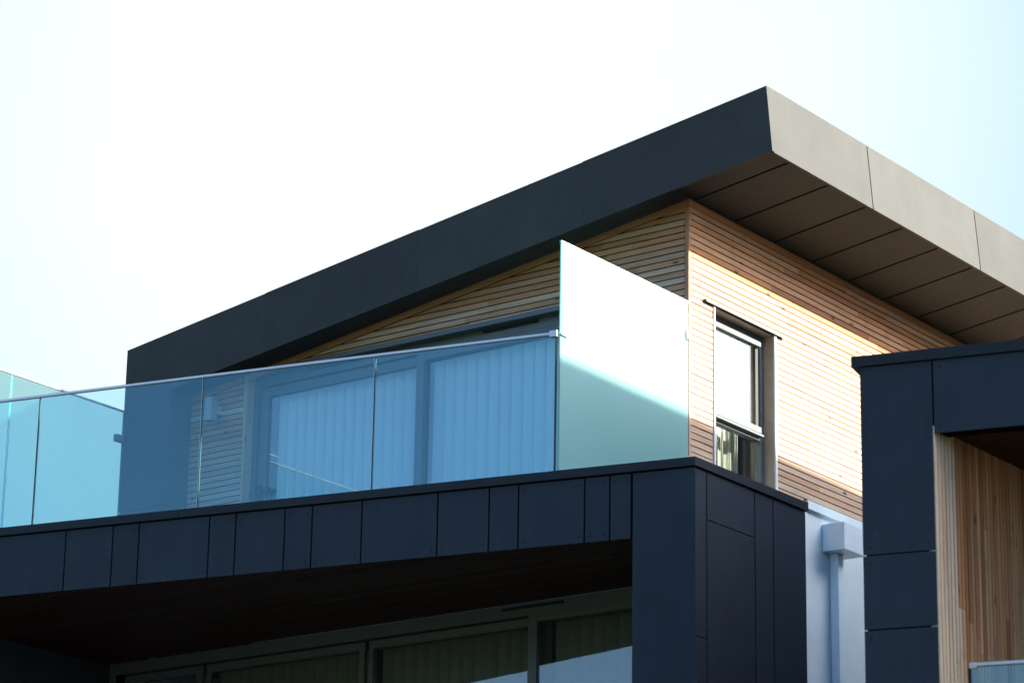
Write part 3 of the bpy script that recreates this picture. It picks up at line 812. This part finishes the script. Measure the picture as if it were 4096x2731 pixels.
mx = n.nodes.new('ShaderNodeMix'); mx.data_type = 'RGBA'
tn = n.nodes.new('ShaderNodeMix'); tn.data_type = 'RGBA'; tn.blend_type = 'MULTIPLY'; tn.inputs[0].default_value = 1; tn.blend_type = 'MIX'; tn.inputs[7].default_value = (2.5, 3.22, 3.42, 1)
m3 = n.nodes.new('ShaderNodeMapRange'); m3.interpolation_type = 'SMOOTHSTEP'; m3.inputs[1].default_value = .935; m3.inputs[2].default_value = .989; m3.inputs[3].default_value = .0; n.links.new(dot.outputs['Value'], m3.inputs[0]); n.links.new(m3.outputs[0], tn.inputs[0])
n.links.new(sky.outputs[0], tn.inputs[6]); n.links.new(ad.outputs[0], mx.inputs[0]); n.links.new(tn.outputs[2], mx.inputs[6])
CL = 1.0
mx.inputs[7].default_value = (3.5, 3.72, 3.74, 1)
# thin haze round the sun, lit up by it
d2 = n.nodes.new('ShaderNodeVectorMath'); d2.operation = 'DOT_PRODUCT'; d2.inputs[1].default_value = sd
n.links.new(tc.outputs['Generated'], d2.inputs[0])
m2 = n.nodes.new('ShaderNodeMapRange'); m2.interpolation_type = 'SMOOTHSTEP'; m2.inputs[1].default_value = .79; m2.inputs[2].default_value = 1.0
n.links.new(d2.outputs['Value'], m2.inputs[0])
GLOW = 38
gc = n.nodes.new('ShaderNodeMix'); gc.data_type = 'RGBA'; gc.blend_type = 'ADD'; gc.clamp_result = False
n.links.new(mx.outputs[2], gc.inputs[6]); gs = n.nodes.new('ShaderNodeVectorMath'); gs.operation = 'SCALE'; gs.inputs[0].default_value = (GLOW, GLOW*.97, GLOW*.92)
n.links.new(m2.outputs[0], gs.inputs['Scale']); gc.inputs[0].default_value = 1
n.links.new(gs.outputs[0], gc.inputs[7]); n.links.new(gc.outputs[2], bg.inputs[0])

# ------------------------------------------------------------------ camera
cam = bpy.data.cameras.new('camera'); co = bpy.data.objects.new('camera', cam); C.objects.link(co); sc.camera = co
cam.lens = 106.676; cam.sensor_width = 36; cam.sensor_fit = 'HORIZONTAL'; cam.clip_start = .1; cam.clip_end = 3000
Rm = Matrix(((.8034147,.1683952,.5711112),(.5951753,-.2546206,-.7621908),(.0170674,.9522665,-.3047906)))
def orth(m):
    x = Vector(m.col[0]).normalized(); z = Vector(m.col[2]); z = (z - x*z.dot(x)).normalized(); y = z.cross(x)
    r = Matrix((x, y, z)).transposed(); return r
co.matrix_world = Matrix.Translation((12.9942, -19.7544, 1.5998)) @ orth(Rm).to_4x4()
cam.dof.use_dof = True; cam.dof.focus_distance = 26.5; cam.dof.aperture_fstop = 3.2

sc.view_settings.view_transform = 'Standard'; sc.view_settings.look = 'None'; sc.view_settings.gamma = 1
sc.view_settings.exposure = 2.2
sc.cycles.max_bounces = 10; sc.cycles.transparent_max_bounces = 24
